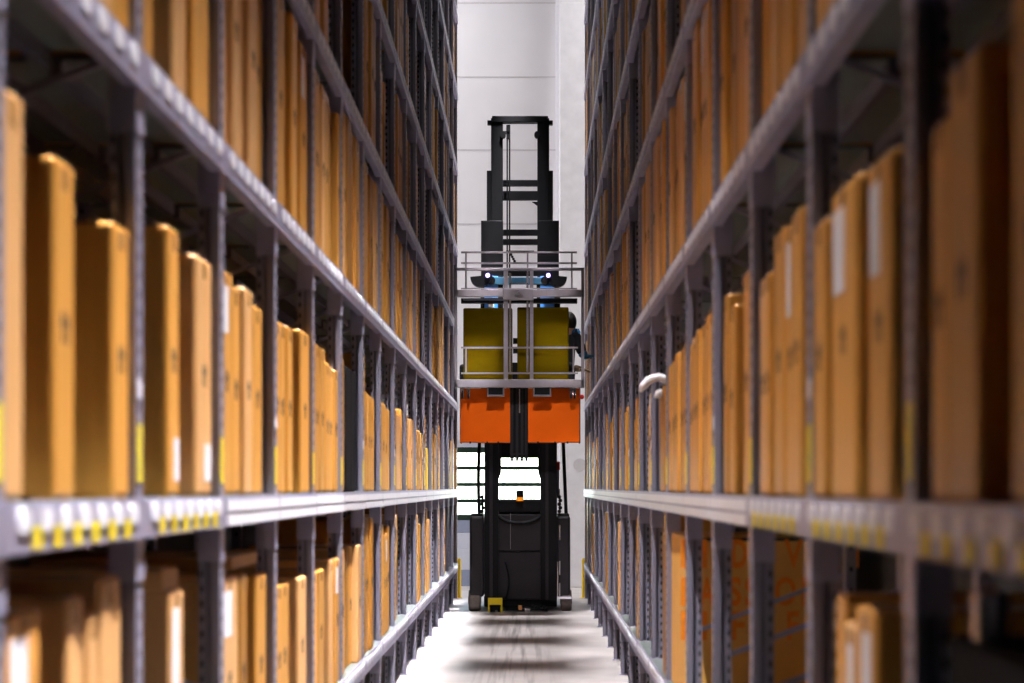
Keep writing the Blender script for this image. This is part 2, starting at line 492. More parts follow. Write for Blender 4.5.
def make_rack(s, X, label):
    root = thing('storage_rack', (X, Y0, 0), label, 'rack', None)
    um, rm, bm_ = upright_mesh(s), rear_upright_mesh(s), brace_mesh(s)
    lab = MB().box(-s * 0.002, s * 0.0022, 0.014, 0.066, EYE + 0.012, EYE + 0.165, 'yellow_label').mesh('yellow_tag')
    lab2 = MB().box(-s * 0.002, s * 0.0022, 0.016, 0.066, EYE + 0.235, EYE + 0.285, 'white_label').mesh('white_tag')
    for j in range(NB + 1):
        for me, name, dx in ((um, 'upright', 0), (rm, 'rear_upright', -s * (DEP - 0.05)), (bm_, 'frame_brace', 0)):
            o = bpy.data.objects.new(name, me)
            COL.objects.link(o)
            o.parent = root
            o.location = (dx, j * BAY, 0)
            if name == 'upright':
                up = o
        t = bpy.data.objects.new('yellow_tag', lab)
        COL.objects.link(t); t.parent = up; t['label'] = 'yellow location tag'
        if j in (2, 4, 7, 9, 12):
            t = bpy.data.objects.new('white_tag', lab2)
            COL.objects.link(t); t.parent = up; t['label'] = 'small white tag'
    s0, s1, s2 = shelf_mesh(s, 0), shelf_mesh(s, 1), shelf_mesh(s, 2)
    want = []
    for li, l in enumerate(LV):
        for j in range(NB):
            y = Y0 + j * BAY + BAY / 2
            py = VY - l / y * FPX
            px = VX + X / y * FPX
            vis = -60 < py < 700 and -120 < px < 1150
            size = BAY / y / y * (1 if vis else 0.01)
            want.append((-size, li, j))
    want.sort()
    far = MB()
    for n, (_, li, j) in enumerate(want):
        me = (s1 if j < 3 else s2) if li == 1 else s0
        loc = (0, j * BAY, EYE + LV[li])
        if n < 100:
            o = bpy.data.objects.new('shelf', me)
            COL.objects.link(o); o.parent = root; o.location = loc
            if me is s1: o['label'] = 'steel shelf with yellow tags on its lip'
        else:
            base = len(far.v)
            far.v += [(v.co.x + loc[0], v.co.y + loc[1], v.co.z + loc[2]) for v in me.vertices]
            names = {0: None}
            for p in me.polygons:
                key = [k for k in M if M[k] == me.materials[p.material_index]][0]
                far.f.append(tuple(base + i for i in p.vertices)); far.mi.append(far.m(key))
    o = bpy.data.objects.new('shelf_remainder', far.mesh('shelf_remainder'))
    COL.objects.link(o); o.parent = root
    o['kind'] = 'stuff'; o['label'] = 'the smaller shelves far along and high up'
    return root

rackL = make_rack(1, XL, 'tall galvanised shelving rack of cartons along the left side of the aisle')
rackR = make_rack(-1, XR, 'tall galvanised shelving rack of cartons along the right side of the aisle')

# ------------------------------------------------------------------ cartons
rng = random.Random(7)
CART = []     # dict(side, lv, y0, y1, h, d, mat, label flags)
def put(side, lv, y0, y1, h, mt='kraft', d=0.6, lab=None, mark=True, inset=None, look=None, fixed=True):
    if lv == 0: h = min(h, .855)
    elif lv < 7: h = min(h, LV[lv + 1] - LV[lv] - .125)
    CART.append(dict(side=side, lv=lv, y0=y0, y1=y1, h=h, mt=mt, d=d, lab=lab, mark=mark,
                     inset=(rng.uniform(0.010, 0.018) if fixed and side == 0 else rng.uniform(-0.004, 0.010) if fixed else rng.uniform(-0.004, 0.035)) if inset is None else inset, look=look, fixed=fixed))

def fill(side, lv, ya, yb, hb, tmin=0.07, tmax=0.2, gap=0.15, hvar=0.05, p_lab=0.1):
    """random run of upright cartons between ya and yb"""
    y = ya + rng.uniform(0.005, 0.03)
    hcur = hb + rng.uniform(-hvar, hvar)
    while True:
        if rng.random() < gap:
            y += rng.uniform(0.05, 0.25)
        t = rng.uniform(tmin, tmax)
        if y + t > yb - 0.008:
            t = yb - 0.01 - y
            if t < tmin * 0.8: break
        if rng.random() < 0.45:
            hcur = hb + rng.uniform(-hvar, hvar)
        mt = rng.choices(['kraft', 'kraft_pale', 'kraft_dark'], [0.62, 0.25, 0.13])[0]
        put(side, lv, y, y + t, hcur, mt, d=rng.uniform(0.45, 0.7), lab='white' if rng.random() < p_lab else None,
            mark=rng.random() < 0.75, fixed=False)
        y += t + rng.uniform(0.006, 0.02)
        if y > yb - 0.05: break

def BY(j): return Y0 + j * BAY      # front of upright j (0 = nearest)
# ---- left, eye level (nearest bay j=1 : 3.27-4.46)
put(0, 1, 2.28, 2.50, .80); put(0, 1, 2.55, 2.8, .80); put(0, 1, 2.9, 3.15, .78)
put(0, 1, 3.365, 3.52, .83, 'kraft_pale', mark=False)
put(0, 1, 3.755, 3.925, .765)
put(0, 1, 4.275, 4.445, .70, look='low')
put(0, 1, 4.91, 5.07, .79, lab='low')
put(0, 1, 5.34, 5.60, .765, 'kraft_pale', lab='low')
put(0, 1, 5.745, 5.96, .775, lab='white'); put(0, 1, 5.97, 6.15, .74)
put(0, 1, 6.22, 6.40, .765, 'kraft_pale'); put(0, 1, 6.41, 6.62, .72)
for y, t in ((6.96, .16), (7.13, .17), (7.31, .17)): put(0, 1, y, y + t - .008, .725)
put(0, 1, 7.74, 8.03, .75, 'kraft')
for y, t, h in ((8.15, .15, .75), (8.31, .15, .735), (8.47, .2, .73), (8.69, .17, .67), (8.87, .16, .665), (9.05, .17, .66)):
    put(0, 1, y, y + t - .008, h)
put(0, 1, 9.34, 9.56, .75); put(0, 1, 9.60, 9.88, .72, 'black_box', mark=False); put(0, 1, 9.89, 10.16, .715, 'black_box', mark=False)
put(0, 1, 10.53, 10.70, .86)
y = 10.72
for k, (t, h) in enumerate(((.10, .64), (.10, .64), (.11, .63), (.10, .62), (.12, .63), (.10, .62))):
    put(0, 1, y, y + t - .006, h, mark=k % 2 == 0); y += t
y = 11.73
for k, (t, h) in enumerate(((.12, .70), (.13, .62), (.13, .63), (.14, .62), (.13, .60), (.2, .60))):
    put(0, 1, y, y + t - .006, h, mark=k % 2 == 0); y += t
put(0, 1, 13.02, 13.20, .63, 'kraft_dark', lab='band'); put(0, 1, 13.21, 13.6, .60, 'kraft_pale', mark=False); put(0, 1, 13.62, 13.8, .66)
for j in range(10, 18):
    a = BY(j) + UW
    if j == 12:
        put(0, 1, a + .5, a + .68, .42, 'yellow_board', lab='top', mark=False)
    fill(0, 1, a, a + (0.45 if j in (12, 14, 15) else BY(j + 1) - a), .62, gap=.35, hvar=.12)
# ---- left, bottom shelf
put(0, 0, 2.35, 2.75, .80); put(0, 0, 2.8, 3.15, .78)
put(0, 0, 3.40, 3.64, .80, 'kraft', lab='white')
put(0, 0, 3.87, 4.02, .80, 'kraft_pale'); put(0, 0, 4.03, 4.13, .755, 'kraft_pale'); put(0, 0, 4.14, 4.36, .83, 'kraft_pale', mark=False)
put(0, 0, 4.93, 5.13, .75, 'kraft_pale', lab='tall')
put(0, 0, 5.76, 6.10, .745, 'kraft_pale', lab='white'); put(0, 0, 6.14, 6.3, .74, 'kraft_dark'); put(0, 0, 6.5, 6.75, .72)
for j in (4, 5, 6):
    a = BY(j) + UW
    fill(0, 0, a, BY(j + 1), .70, tmin=.12, tmax=.3, gap=.25, hvar=.06)
fill(0, 0, BY(7) + UW, BY(7) + .7, .9, gap=.1, hvar=.05)
for j in range(8, 18):
    a = BY(j) + UW
    if j % 3 != 1: fill(0, 0, a, a + rng.uniform(.5, 1.1), .80, gap=.3, hvar=.12)
# ---- right, eye level
put(1, 1, 2.38, 2.625, .79, 'kraft')
put(1, 1, 2.81, 3.015, .765, 'kraft', look='red'); put(1, 1, 3.03, 3.16, .70)
put(1, 1, 3.49, 3.71, .73, lab='upper_label'); put(1, 1, 3.86, 4.17, .745, lab='upper_label'); put(1, 1, 4.26, 4.44, .71)
put(1, 1, 4.64, 4.80, .80); put(1, 1, 4.81, 4.98, .79, lab='upper_label'); put(1, 1, 4.99, 5.20, .80)
put(1, 1, 5.27, 5.36, .70); put(1, 1, 5.37, 5.50, .70, 'kraft_pale')
put(1, 1, 5.84, 5.99, .78); put(1, 1, 6.20, 6.36, .70); put(1, 1, 6.40, 6.52, .76)
for y, t, h in ((6.95, .15, .77), (7.11, .16, .76), (7.28, .18, .74), (7.47, .16, .73), (7.64, .18, .72), (7.83, .19, .70)):
    put(1, 1, y, y + t - .008, h)
for y, t, h in ((8.16, .16, .73), (8.33, .2, .72), (8.54, .18, .71), (8.73, .2, .69), (8.95, .2, .68)):
    put(1, 1, y, y + t - .008, h)
put(1, 1, 9.40, 9.58, .60, 'kraft_dark', mark=False); put(1, 1, 9.68, 9.92, .58, 'kraft_dark', mark=False, look='strap'); 
put(1, 1, 10.6, 10.72, .62, 'kraft_pale', lab='white'); put(1, 1, 10.74, 10.9, .56)
for j in range(8, 18):
    a = BY(j) + UW
    fill(1, 1, a, a + rng.uniform(.5, 1.1), .64, gap=.3, hvar=.12)
# ---- right, bottom shelf
put(1, 0, 2.20, 3.05, .79, 'black_box', mark=False)
put(1, 0, 3.64, 3.86, .79, lab='tall'); put(1, 0, 3.88, 4.02, .74, 'kraft_pale', lab='tall'); put(1, 0, 4.03, 4.16, .80)
put(1, 0, 9.34, 9.62, .80, 'kraft_dark', mark=False)
put(1, 0, 11.75, 11.86, .86, 'kraft'); put(1, 0, 11.87, 11.98, .80, 'kraft_pale'); 
for j in (10, 12, 13, 15, 16, 17):
    a = BY(j) + UW
    fill(1, 0, a, a + rng.uniform(.4, .9), .82, gap=.3, hvar=.1)
# ---- higher shelves on both sides
for side in (0, 1):
    for lv in range(2, 8):
        for j in range(0, 18):
            a = BY(j) + UW
            if VY - (LV[lv]) / (BY(j + 1)) * FPX < -60: continue
            full = rng.random()
            if side == 1 and lv == 2 and j == 15:      # the person's hands work in this bay
                fill(side, lv, a, a + .34, .6)
                continue
            hb = rng.choice((.88, .92, .84)) if lv == 2 else rng.choice((.78, .86, .9))
            if lv == 2 and j < 8:
                fill(side, lv, a, BY(j + 1), hb, tmin=.08, tmax=.24, gap=.06, hvar=.03)
            elif full < 0.70 - 0.028 * j:
                fill(side, lv, a, BY(j + 1), hb, tmin=.07, tmax=.22, gap=.14, hvar=.06)
            elif full < 0.92 - 0.012 * j:
                fill(side, lv, a, a + rng.uniform(.3, .8), hb - .1, tmin=.06, tmax=.18, gap=.25, hvar=.10)

def front_area(c):
    X = XL if c['side'] == 0 else XR
    def pj(y): return VX + X / y * FPX
    a, b2 = sorted((min(max(pj(c['y0']), 0), 1024), min(max(pj(c['y1']), 0), 1024)))
    ym = (c['y0'] + c['y1']) / 2
    zt = LV[c['lv']] + c['h']; zb = LV[c['lv']]
    t = min(max(VY - zt / ym * FPX, 0), 683); bt = min(max(VY - zb / ym * FPX, 0), 683)
    return (b2 - a) * (bt - t)

for c in CART: c['area'] = front_area(c)
CART = [c for c in CART if c['area'] > 0.4]
order = sorted(CART, key=lambda c: -c['area'])
for i, c in enumerate(order): c['rank'] = i
N_IND = 298

def carton_shape(c, detail):
    """local coords: origin bottom centre; returns MB of the body"""
    t, h, d = c['y1'] - c['y0'], c['h'], c['d']
    s = 1 if c['side'] == 0 else -1           # direction of the aisle
    xf = -s * c['inset']                      # front face x relative to rack face
    b = MB()
    x0, x1 = sorted((xf, xf - s * d))
    if detail:
        b.rbox(x0, x1, -t / 2, t / 2, 0, h, c['mt'], min(0.016, t * 0.16), 3)
    else:
        b.rbox(x0, x1, -t / 2, t / 2, 0, h, c['mt'], 0.008, 1)
    if c['mark'] and t > 0.06:
        w = min(0.016, t * 0.14)
        for q in (-1, 1):
            yc = q * w * 1.25
            zc = h * 0.5
            e0, e1 = xf - s * 0.002, xf + s * 0.0009
            b.prism([(yc - w, zc + .01), (yc + w, zc + .01), (yc, zc + .045)], 'x', e0, e1, 'ink')
            b.prism([(yc - w * .4, zc - .03), (yc + w * .4, zc - .03), (yc + w * .4, zc + .01), (yc - w * .4, zc + .01)], 'x', e0, e1, 'ink')
    return b, xf, s, t, h, d

ORD = ['first', 'second', 'third', 'fourth', 'fifth', 'sixth', 'seventh', 'eighth', 'ninth', 'tenth', 'eleventh', 'twelfth', 'thirteenth',
       'fourteenth', 'fifteenth', 'sixteenth', 'seventeenth', 'eighteenth', 'nineteenth', 'twentieth']
MATW = {'kraft': 'kraft', 'kraft_pale': 'pale kraft', 'kraft_dark': 'dark brown', 'black_box': 'black wrapped', 'yellow_board': 'mustard yellow'}
SIDE = ['left', 'right']
# order number within the bay, counted from the camera
bays = {}
for c in CART:
    j = int((c['y0'] - Y0) / BAY)
    bays.setdefault((c['side'], c['lv'], j), []).append(c)
    c['bay'] = j
for lst in bays.values():
    lst.sort(key=lambda c: c['y0'])
    for i, c in enumerate(lst): c['ord'] = i

far = MB()
for c in order:
    X = XL if c['side'] == 0 else XR
    base = Vector((X, (c['y0'] + c['y1']) / 2, EYE + LV[c['lv']]))
    if c['rank'] >= N_IND:
        b, *_ = carton_shape(c, False)
        o0 = len(far.v)
        far.v += [(v[0] + base.x, v[1] + base.y, v[2] + base.z + 0.001) for v in b.v]
        for f, mi in zip(b.f, b.mi):
            far.f.append(tuple(o0 + i for i in f)); far.mi.append(far.m(b.mats[mi]))
        continue
    b, xf, s, t, h, d = carton_shape(c, True)
    me = b.mesh('carton')
    o = bpy.data.objects.new('carton', me)
    COL.objects.link(o)
    o.location = base + Vector((0, 0, 0.001))
    extra = ''
    if c['lab'] in ('white', 'tall', 'upper_label', 'band', 'top'): extra = ' with white label'
    elif c['look'] == 'strap': extra = ' with white strap'
    elif c['look'] == 'red': extra = ' with reddish side'
    lab = '%s carton%s, %s in the %s bay, %s rack, %s' % (MATW[c['mt']], extra, ORD[c['ord']], ORD[max(0, c['bay'] - (1 if c['side'] == 0 else 0))], SIDE[c['side']], LVN[c['lv']])
    tag(o, lab, 'carton', 'cartons on the %s of the %s rack' % (LVN[c['lv']], SIDE[c['side']]))
    e0, e1 = xf - s * 0.002, xf + s * 0.0012
    if c['lab']:
        lb = MB()
        if c['lab'] == 'white': lb.box(e0, e1, -t * .38, t * .10, h * .72, h * .93, 'white_label')
        elif c['lab'] == 'tall': lb.box(e0, e1, -t * .34, t * .12, h * .62, h * .93, 'white_label')
        elif c['lab'] == 'upper_label': lb.box(e0, e1, -t * .06, t * .40, h * .66, h * .93, 'white_label')  # paper label high on the front face
        elif c['lab'] == 'low': lb.box(e0, e1, -t * .02, t * .40, h * .06, h * .22, 'white_label')
        elif c['lab'] == 'top': lb.box(e0, e1, -t * .48, t * .48, h * .86, h * .97, 'white_label')
        elif c['lab'] == 'band':
            yb = -t / 2
            lb.box(xf - s * .002, xf - s * .12, yb - .0015, yb + .002, h * .83, h * .92, 'white_label')
            lb.box(xf - s * .002, xf - s * .12, yb - .0012, yb + .002, h * .80, h * .83, 'ink')
            lb.box(xf - s * .002, xf - s * .12, yb - .0012, yb + .002, h * .92, h * .95, 'ink')
        l = bpy.data.objects.new('shipping_label', lb.mesh('shipping_label'))
        COL.objects.link(l); l.parent = o; l['label'] = 'white paper label'
    if c['look'] == 'red':  # darker brown panel on the side facing the camera
        lb = MB().box(xf - s * .04, xf - s * .2, -t / 2 - .0012, -t / 2 + .002, .04, h - .05, 'kraft_dark')
        l = bpy.data.objects.new('printed_panel', lb.mesh('printed_panel'))
        COL.objects.link(l); l.parent = o; l['label'] = 'dark red brown panel'
    if c['look'] == 'strap':
        for pp in (((640, 392), (643, 386.5), (648, 381), (653, 378.2), (659, 377.2), (664, 378.6), (668, 381.5)), ((655, 398), (658, 394.5), (662, 392.8), (667, 393.2))):
            Ys = c['y0'] + .03
            pts = [(WX(q[0], Ys) - base.x, Ys - base.y, WZ(q[1], Ys) - base.z) for q in pp]
            lb = MB()
            lb.tube(pts, [.008] + [.023] * (len(pts) - 1), 'white_plastic', 8)
            l = bpy.data.objects.new('loose_strap', lb.mesh('loose_strap', smooth=True))
            COL.objects.link(l); l.parent = o; l['label'] = 'curved white strap sticking out'
    if c['rank'] < 110 and c['mt'] != 'black_box':
        tp = MB()
        w = min(0.025, t * .3)
        xr = xf - s * (d - .02)
        x0, x1 = sorted((xf - s * .014, xr))
        tp.box(x0, x1, -w, w, h - .002, h + .0012, 'tape')
        tp.box(e0, xf + s * .0010, -w, w, h * .94 - .02, h - .014, 'tape')
        l = bpy.data.objects.new('packing_tape', tp.mesh('packing_tape'))
        COL.objects.link(l); l.parent = o; l['label'] = 'glossy brown tape'
if far.f:
    o = bpy.data.objects.new('packed_cartons', far.mesh('packed_cartons'))
    COL.objects.link(o)
    tag(o, 'the many small kraft cartons in the far and upper bays of both racks', 'cartons', None, 'stuff')

# big carton with orange lettering on the right bottom shelf
def glyph(ch, x, z, h, y, b, key='orange_ink', w=None):
    cu = bpy.data.curves.new('glyph', 'FONT')
    cu.body = ch
    cu.size = 1.0
    cu.offset = 0.028
    o = bpy.data.objects.new('glyph_source', cu)
    COL.objects.link(o)
    dg = bpy.context.evaluated_depsgraph_get()
    me = bpy.data.meshes.new_from_object(o.evaluated_get(dg))
    xs = [v.co.x for v in me.vertices]; zs = [v.co.y for v in me.vertices]
    sx = (w or h * .62) / max(1e-6, max(xs) - min(xs)); sz = h / (max(zs) - min(zs))
    if ch == 'I': sx = sz
    # thicken: front face copies
    vs = [((v.co.x - min(xs)) * sx + x, y, (v.co.y - min(zs)) * sz + z) for v in me.vertices]
    b.add(vs, [list(p.vertices) for p in me.polygons], key)
    COL.objects.unlink(o); bpy.data.objects.remove(o); bpy.data.curves.remove(cu); bpy.data.meshes.remove(me)

YC = 8.42
zb = EYE + LV[0]
big = thing('long_carton', (1.15, YC + .4, zb), 'large brown carton with orange block lettering on the bottom shelf of the right rack', 'carton')
b = MB().rbox(XR + .02, XR + .78, YC, YC + .78, zb + .001, WZ(536, YC), 'kraft_bright', .012, 2)
b.build('carton_body', big)
for ch, px, py, w in (('I', 681, 568, None), ('I', 701, 568, None), ('D', 732, 568, 15), ('E', 757, 568, 13), ('V', 784, 568, 19), ('T', 828, 568, 14), ('H', 845, 568, 14),
                      ('I', 681, 606, None), ('A', 700, 606, 14), ('S', 729, 606, 12), ('S', 745, 606, 12), ('O', 775, 606, 21), ('R', 802, 606, 14),
                      ('I', 681, 640, None), ('I', 701, 640, None), ('F', 731, 640, 14), ('F', 787, 640, 12)):
    b = MB()
    glyph(ch, WX(px, YC), WZ(py, YC), 29 * YC / FPX, YC - .0012, b, w=None if w is None else w * YC / FPX)
    b.build('printed_letter', big, 'orange block letter')
b = MB().box(XR + .1, XR + .7, YC - .001, YC + .002, WZ(541, YC), WZ(537.5, YC), 'ink')  # dark strip just below the carton's top edge
b.build('dark_edge_strip', big, 'dark strip along the top edge').name = 'top_edge_strip'

# flat cartons lying on top of the standing ones, left bottom shelf
for (ya, yb, za, zt2, xa, xb, lb) in ((4.92, 5.14, .752, .815, .03, .78, 'flat carton with orange print lying on the standing cartons, left rack bottom shelf'),
                                  (6.15, 6.75, .752, .80, .05, .78, 'flat brown carton lying across the third visible bay, left rack bottom shelf')):
    f = thing('flat_carton', (XL - .4, (ya + yb) / 2, zb + za), lb, 'carton')
    b = MB().rbox(XL - xa, XL - xb, ya, yb, zb + za, zb + zt2, 'kraft_pale', .006, 2)
    b.build('carton_body', f)
    if ya < 5:
        b = MB()
        for k in range(7):
            x = XL - .10 - k * .095
            b.box(x - .035, x, ya - .0012, ya + .001, zb + za + .012, zb + zt2 - .012, 'orange_ink')
        b.build('printed_marks', f, 'row of orange printed blocks')

# silver roll standing on the black carton, bottom shelf of the right rack
f = thing('film_roll', (0.79, 2.93, zb + .792), 'small silver film roll standing on the black carton, right rack bottom shelf', 'roll')
b = MB().tube([(.79, 2.93, zb + .793), (.79, 2.93, zb + .875)], .032, 'silver', 20)
b.build('film', f)
MB().tube([(.79, 2.93, zb + .7925), (.79, 2.93, zb + .883)], .017, 'kraft_dark', 14).build('core', f)

# ------------------------------------------------------------------ yellow posts at the rack ends
for px, lb in ((458.8, 'yellow steel guard post on the floor at the end of the left rack'), (584.0, 'yellow steel guard post on the floor at the end of the right rack')):
    Y = 23.74
    x = WX(px, Y)
    p = thing('guard_post', (x, Y, 0), lb, 'post', 'guard posts')
    b = MB().tube([(x, Y, .008), (x, Y, WZ(560, Y)), (x, Y, WZ(558.4, Y))], [.032, .032, .022], 'bollard', 16)
    b.build('post_tube', p)
    MB().rbox(x - .055, x + .055, Y - .055, Y + .055, 0, .009, 'bollard', .003, 1).build('base_plate', p)

# ------------------------------------------------------------------ order picker truck
YF = 20.60     # gate plane
YCB = 20.78    # cab front
YM = 21.12     # mast / chassis front
truck = thing('order_picker_truck', (WX(519.5, YM), YM, 0), 'black and orange order picker truck with raised cab and tall mast', 'truck')
def PB(b, px0, px1, py0, py1, Y, dep, key, r=0.0):
    x0, x1 = WX(px0, Y), WX(px1, Y)
    z0, z1 = WZ(py1, Y), WZ(py0, Y)
    if r: b.rbox(x0, x1, Y, Y + dep, z0, z1, key, r, 2)
    else: b.box(x0, x1, Y, Y + dep, z0, z1, key)
    return b
def part(name, b, parent=None, label=None, smooth=False):
    return b.build(name, parent or truck, label, smooth)

# chassis
b = MB()
PB(b, 497, 553, 521, 600, YM + .06, 1.9, 'truck_dark', .02)
PB(b, 484, 557, 596, 607, YM + .10, 1.7, 'truck_black', .01)
PB(b, 497, 545, 500, 512, YM + .03, .12, 'truck_black', .008)
PB(b, 490, 551, 512, 516, YM + .20, .2, 'truck_black', .006)
chs = part('chassis', b)
b = MB()
x0, x1 = WX(494.5, YM), WX(546.5, YM)
z0, z1 = WZ(551.5, YM), WZ(514, YM)
b.rbox(x0, x1, YM + .035, YM + .075, z0, z1, 'truck_dark', .018, 3)
part('rear_hatch', b, chs)
b = MB()
pts = []
for k in range(13):
    a = math.pi * k / 12
    pts.append((WX(519.5 - 22 * math.cos(a), YM), YM + .02, WZ(513 + 10 * math.sin(a), YM)))
b.tube(pts, .022, 'truck_black', 8)
pts = [(WX(505 + 4 * math.sin(k / 8 * 3), YM), YM + .025, WZ(562 + k * 4.6, YM)) for k in range(9)]
part('hydraulic_hose', b, chs)
part('hydraulic_hose', MB().tube(pts, .012, 'truck_black', 6), chs)
part('hydraulic_hose', MB().tube([(p[0] - .22, p[1], p[2]) for p in pts][:7], .010, 'truck_black', 6), chs)
part('hanging_cord', MB().tube([(WX(510.5, YM), YM + .012, WZ(513, YM)), (WX(510.5, YM), YM + .012, WZ(549, YM))], .004, 'frame_grey', 6), chs, 'thin pale cord')
b = MB()
b.ball((WX(496.8, YM), YM + .03, WZ(542.5, YM)), .018, 'chrome')
part('hatch_lock', b, chs, 'round metal lock')
for a0, a1 in ((469.6, 484), (556.5, 570.3)):
    b = MB()
    PB(b, a0, a1, 516, 597, YM + .02, 1.7, 'truck_dark', .03)
    PB(b, a0 + 1, a1 - 1, 513.8, 518, YM + .1, .5, 'truck_black', .01)
    part('side_cover', b)
b = MB()
PB(b, 557.2, 558.2, 562, 597, YM + .012, .02, 'chrome'); 
part('edge_strip', b, None, 'thin bright edge strip')
b = MB()
PB(b, 559.0, 560.3, 525, 540, YM + .008, .02, 'chrome'); PB(b, 559.0, 560.3, 561, 575, YM + .008, .02, 'chrome'); PB(b, 559.0, 560.3, 583, 596, YM + .008, .02, 'chrome')
part('reflector_strip', b, None, 'broken bright strip')
for a0, a1 in ((468.3, 480.5), (560.8, 571.8)):
    b = MB()
    xa, xb = WX(a0, YM), WX(a1, YM)
    r = .135
    n = 28
    cy, czz = YM + .14, r
    prof = [(xa, r * .90), (xa + .02, r), (xb - .02, r), (xb, r * .90)]
    vs, fs = [], []
    for (x, rr) in prof:
        for k in range(n):
            t = 2 * math.pi * k / n
            vs.append((x, cy + rr * math.cos(t), czz + rr * math.sin(t)))
    for q in range(3):
        for k in range(n):
            fs.append((q * n + k, q * n + (k + 1) % n, (q + 1) * n + (k + 1) % n, (q + 1) * n + k))
    fs.append(tuple(range(n))); fs.append(tuple(3 * n + k for k in range(n)))
    b.add(vs, fs, 'rubber')
    w = part('wheel', b)
    hb = MB().tube([(xa - .006, cy, czz), (xb + .006, cy, czz)], .05, 'truck_black', 14)
    part('hub', hb, w)
PBm = MB(); PB(PBm, 557, 571.5, 596.8, 599, YM + .0, .05, 'plate_and_glint'); part('mudguard_edge', PBm, None, 'bright lower edge of the right cover')
# yellow sensor bracket and floor gear
b = MB()
PB(b, 488, 502.4, 598, 605, YM - .06, .06, 'truck_yellow', .006)
PB(b, 488, 489.6, 604, 613.6, YM - .06, .05, 'truck_yellow'); PB(b, 500.6, 502.4, 604, 613.6, YM - .06, .05, 'truck_yellow')
sb = part('sensor_bracket', b, None, 'bright yellow bracket')
b = MB(); PB(b, 490.2, 500.0, 605.5, 614.5, YM - .05, .1, 'truck_black', .02); b.ball((WX(496.5, YM), YM - .055, WZ(611, YM)), .018, 'chrome'); part('floor_sensor', b, sb)
b = MB()
PB(b, 478.5, 488.5, 613, 615, YM - .03, .05, 'chrome'); PB(b, 501.5, 505, 612, 614.6, YM - .03, .05, 'chrome')
PB(b, 518.2, 522.0, 605.6, 610, YM - .02, .05, 'kraft_pale', .004); PB(b, 524.6, 530, 609, 612, YM - .02, .05, 'chrome', .004)
PB(b, 505, 548, 610.5, 615.5, YM + .02, .3, 'truck_black', .01); PB(b, 548, 561, 612, 615.5, YM, .08, 'frame_grey', .004)
for k in range(6): b.ball((WX(533 + k * 2.8, YM), YM, WZ(606 + (k % 3), YM)), .02, 'truck_dark', 8)
part('floor_gear', b)
# beacon
b = MB().tube([(WX(519.8, YM), YM - .01, WZ(501, YM)), (WX(519.8, YM), YM - .01, WZ(497.2, YM))], .044, 'amber', 16)
bc = part('beacon', b, None, 'amber lens of the beacon')
part('beacon_cap', MB().tube([(WX(519.8, YM), YM - .01, WZ(497.2, YM)), (WX(519.8, YM), YM - .01, WZ(490.5, YM))], .046, 'truck_black', 16), bc)

# mast: three nested stages
def Zm(py): return WZ(py, YM)
b = MB()
for a0, a1 in ((484.5, 498.5), (540.5, 557)):
    PB(b, a0, a1, 443, 600, YM, .16, 'truck_black', .006)
    PB(b, a0 + 5, a0 + 8, 443, 600, YM - .012, .02, 'truck_dark')
for sgn, xe in ((1, 498.5), (-1, 540.5)):
    pts = [(xe - sgn, 443), (xe + 2.5 * sgn, 443), (xe + 2.5 * sgn, 472), (xe - sgn * 0.2, 480), (xe - sgn, 480)]
    b.prism([(WX(p[0], YM), Zm(p[1])) for p in pts], 'y', YM + .02, YM + .12, 'truck_black')
PB(b, 497, 542, 443, 458, YM + .10, .06, 'truck_black')
part('lower_mast', b)
b = MB()
for a0, a1 in ((481, 503), (537.3, 559)):
    PB(b, a0, a1, 220.5, 443, YM + .14, .16, 'truck_black', .006)
part('outer_mast', b)
b = MB()
for a0, a1 in ((486.8, 502.6), (537.5, 553.0)):
    PB(b, a0, a1, 170.5, 420, YM + .16, .13, 'truck_black', .006)
PB(b, 502, 538, 191, 200, YM + .2, .06, 'truck_black'); PB(b, 502, 538, 239, 244.6, YM + .2, .06, 'truck_black')
part('middle_mast', b)
b = MB()
for a0, a1 in ((491.0, 502.8), (537.3, 549.2)):
    PB(b, a0, a1, 118, 400, YM + .15, .11, 'truck_black', .006)
PB(b, 492, 548, 115.8, 122.0, YM + .14, .13, 'truck_black', .006)
PB(b, 487.3, 492, 120.3, 124.4, YM + .16, .08, 'truck_black', .004); PB(b, 548, 552.8, 120.3, 124.4, YM + .16, .08, 'truck_black', .004)
for sgn, xe in ((1, 491.8), (-1, 548.2)):
    b.prism([(WX(xe, YM), Zm(113.8)), (WX(xe + 9 * sgn, YM), Zm(117)), (WX(xe, YM), Zm(121))], 'y', YM + .15, YM + .25, 'truck_black')
PB(b, 502, 538, 180, 186, YM + .2, .05, 'truck_black'); PB(b, 502, 538, 229.5, 235.4, YM + .2, .05, 'truck_black')
b.prism([(WX(537.6, YM), Zm(199)), (WX(532, YM), Zm(199)), (WX(537.6, YM), Zm(203))], 'y', YM + .2, YM + .24, 'truck_black')
part('inner_mast', b)
b = MB()
for px in (507.2, 509.6):
    PB(b, px - .75, px + .75, 126 + (px - 507) * 0, 400, YM + .16, .015, 'truck_black')
ch = part('lift_chain', b)
b = MB()
for px, py in ((502.9, 132.5), (537.0, 132.5)):
    b = MB()
    b.prism([(WX(px, YM) + .034 * math.cos(k * math.pi / 8), Zm(py) + .045 * math.sin(k * math.pi / 8)) for k in range(16)], 'y', YM + .13, YM + .18, 'truck_black')
    part('chain_pulley', b)
b = MB()
PB(b, 503, 510, 131, 134, YM + .15, .03, 'truck_dark'); PB(b, 506.3, 510.3, 124.5, 139, YM + .15, .04, 'truck_black', .006)
part('chain_anchor', b)
b = MB()
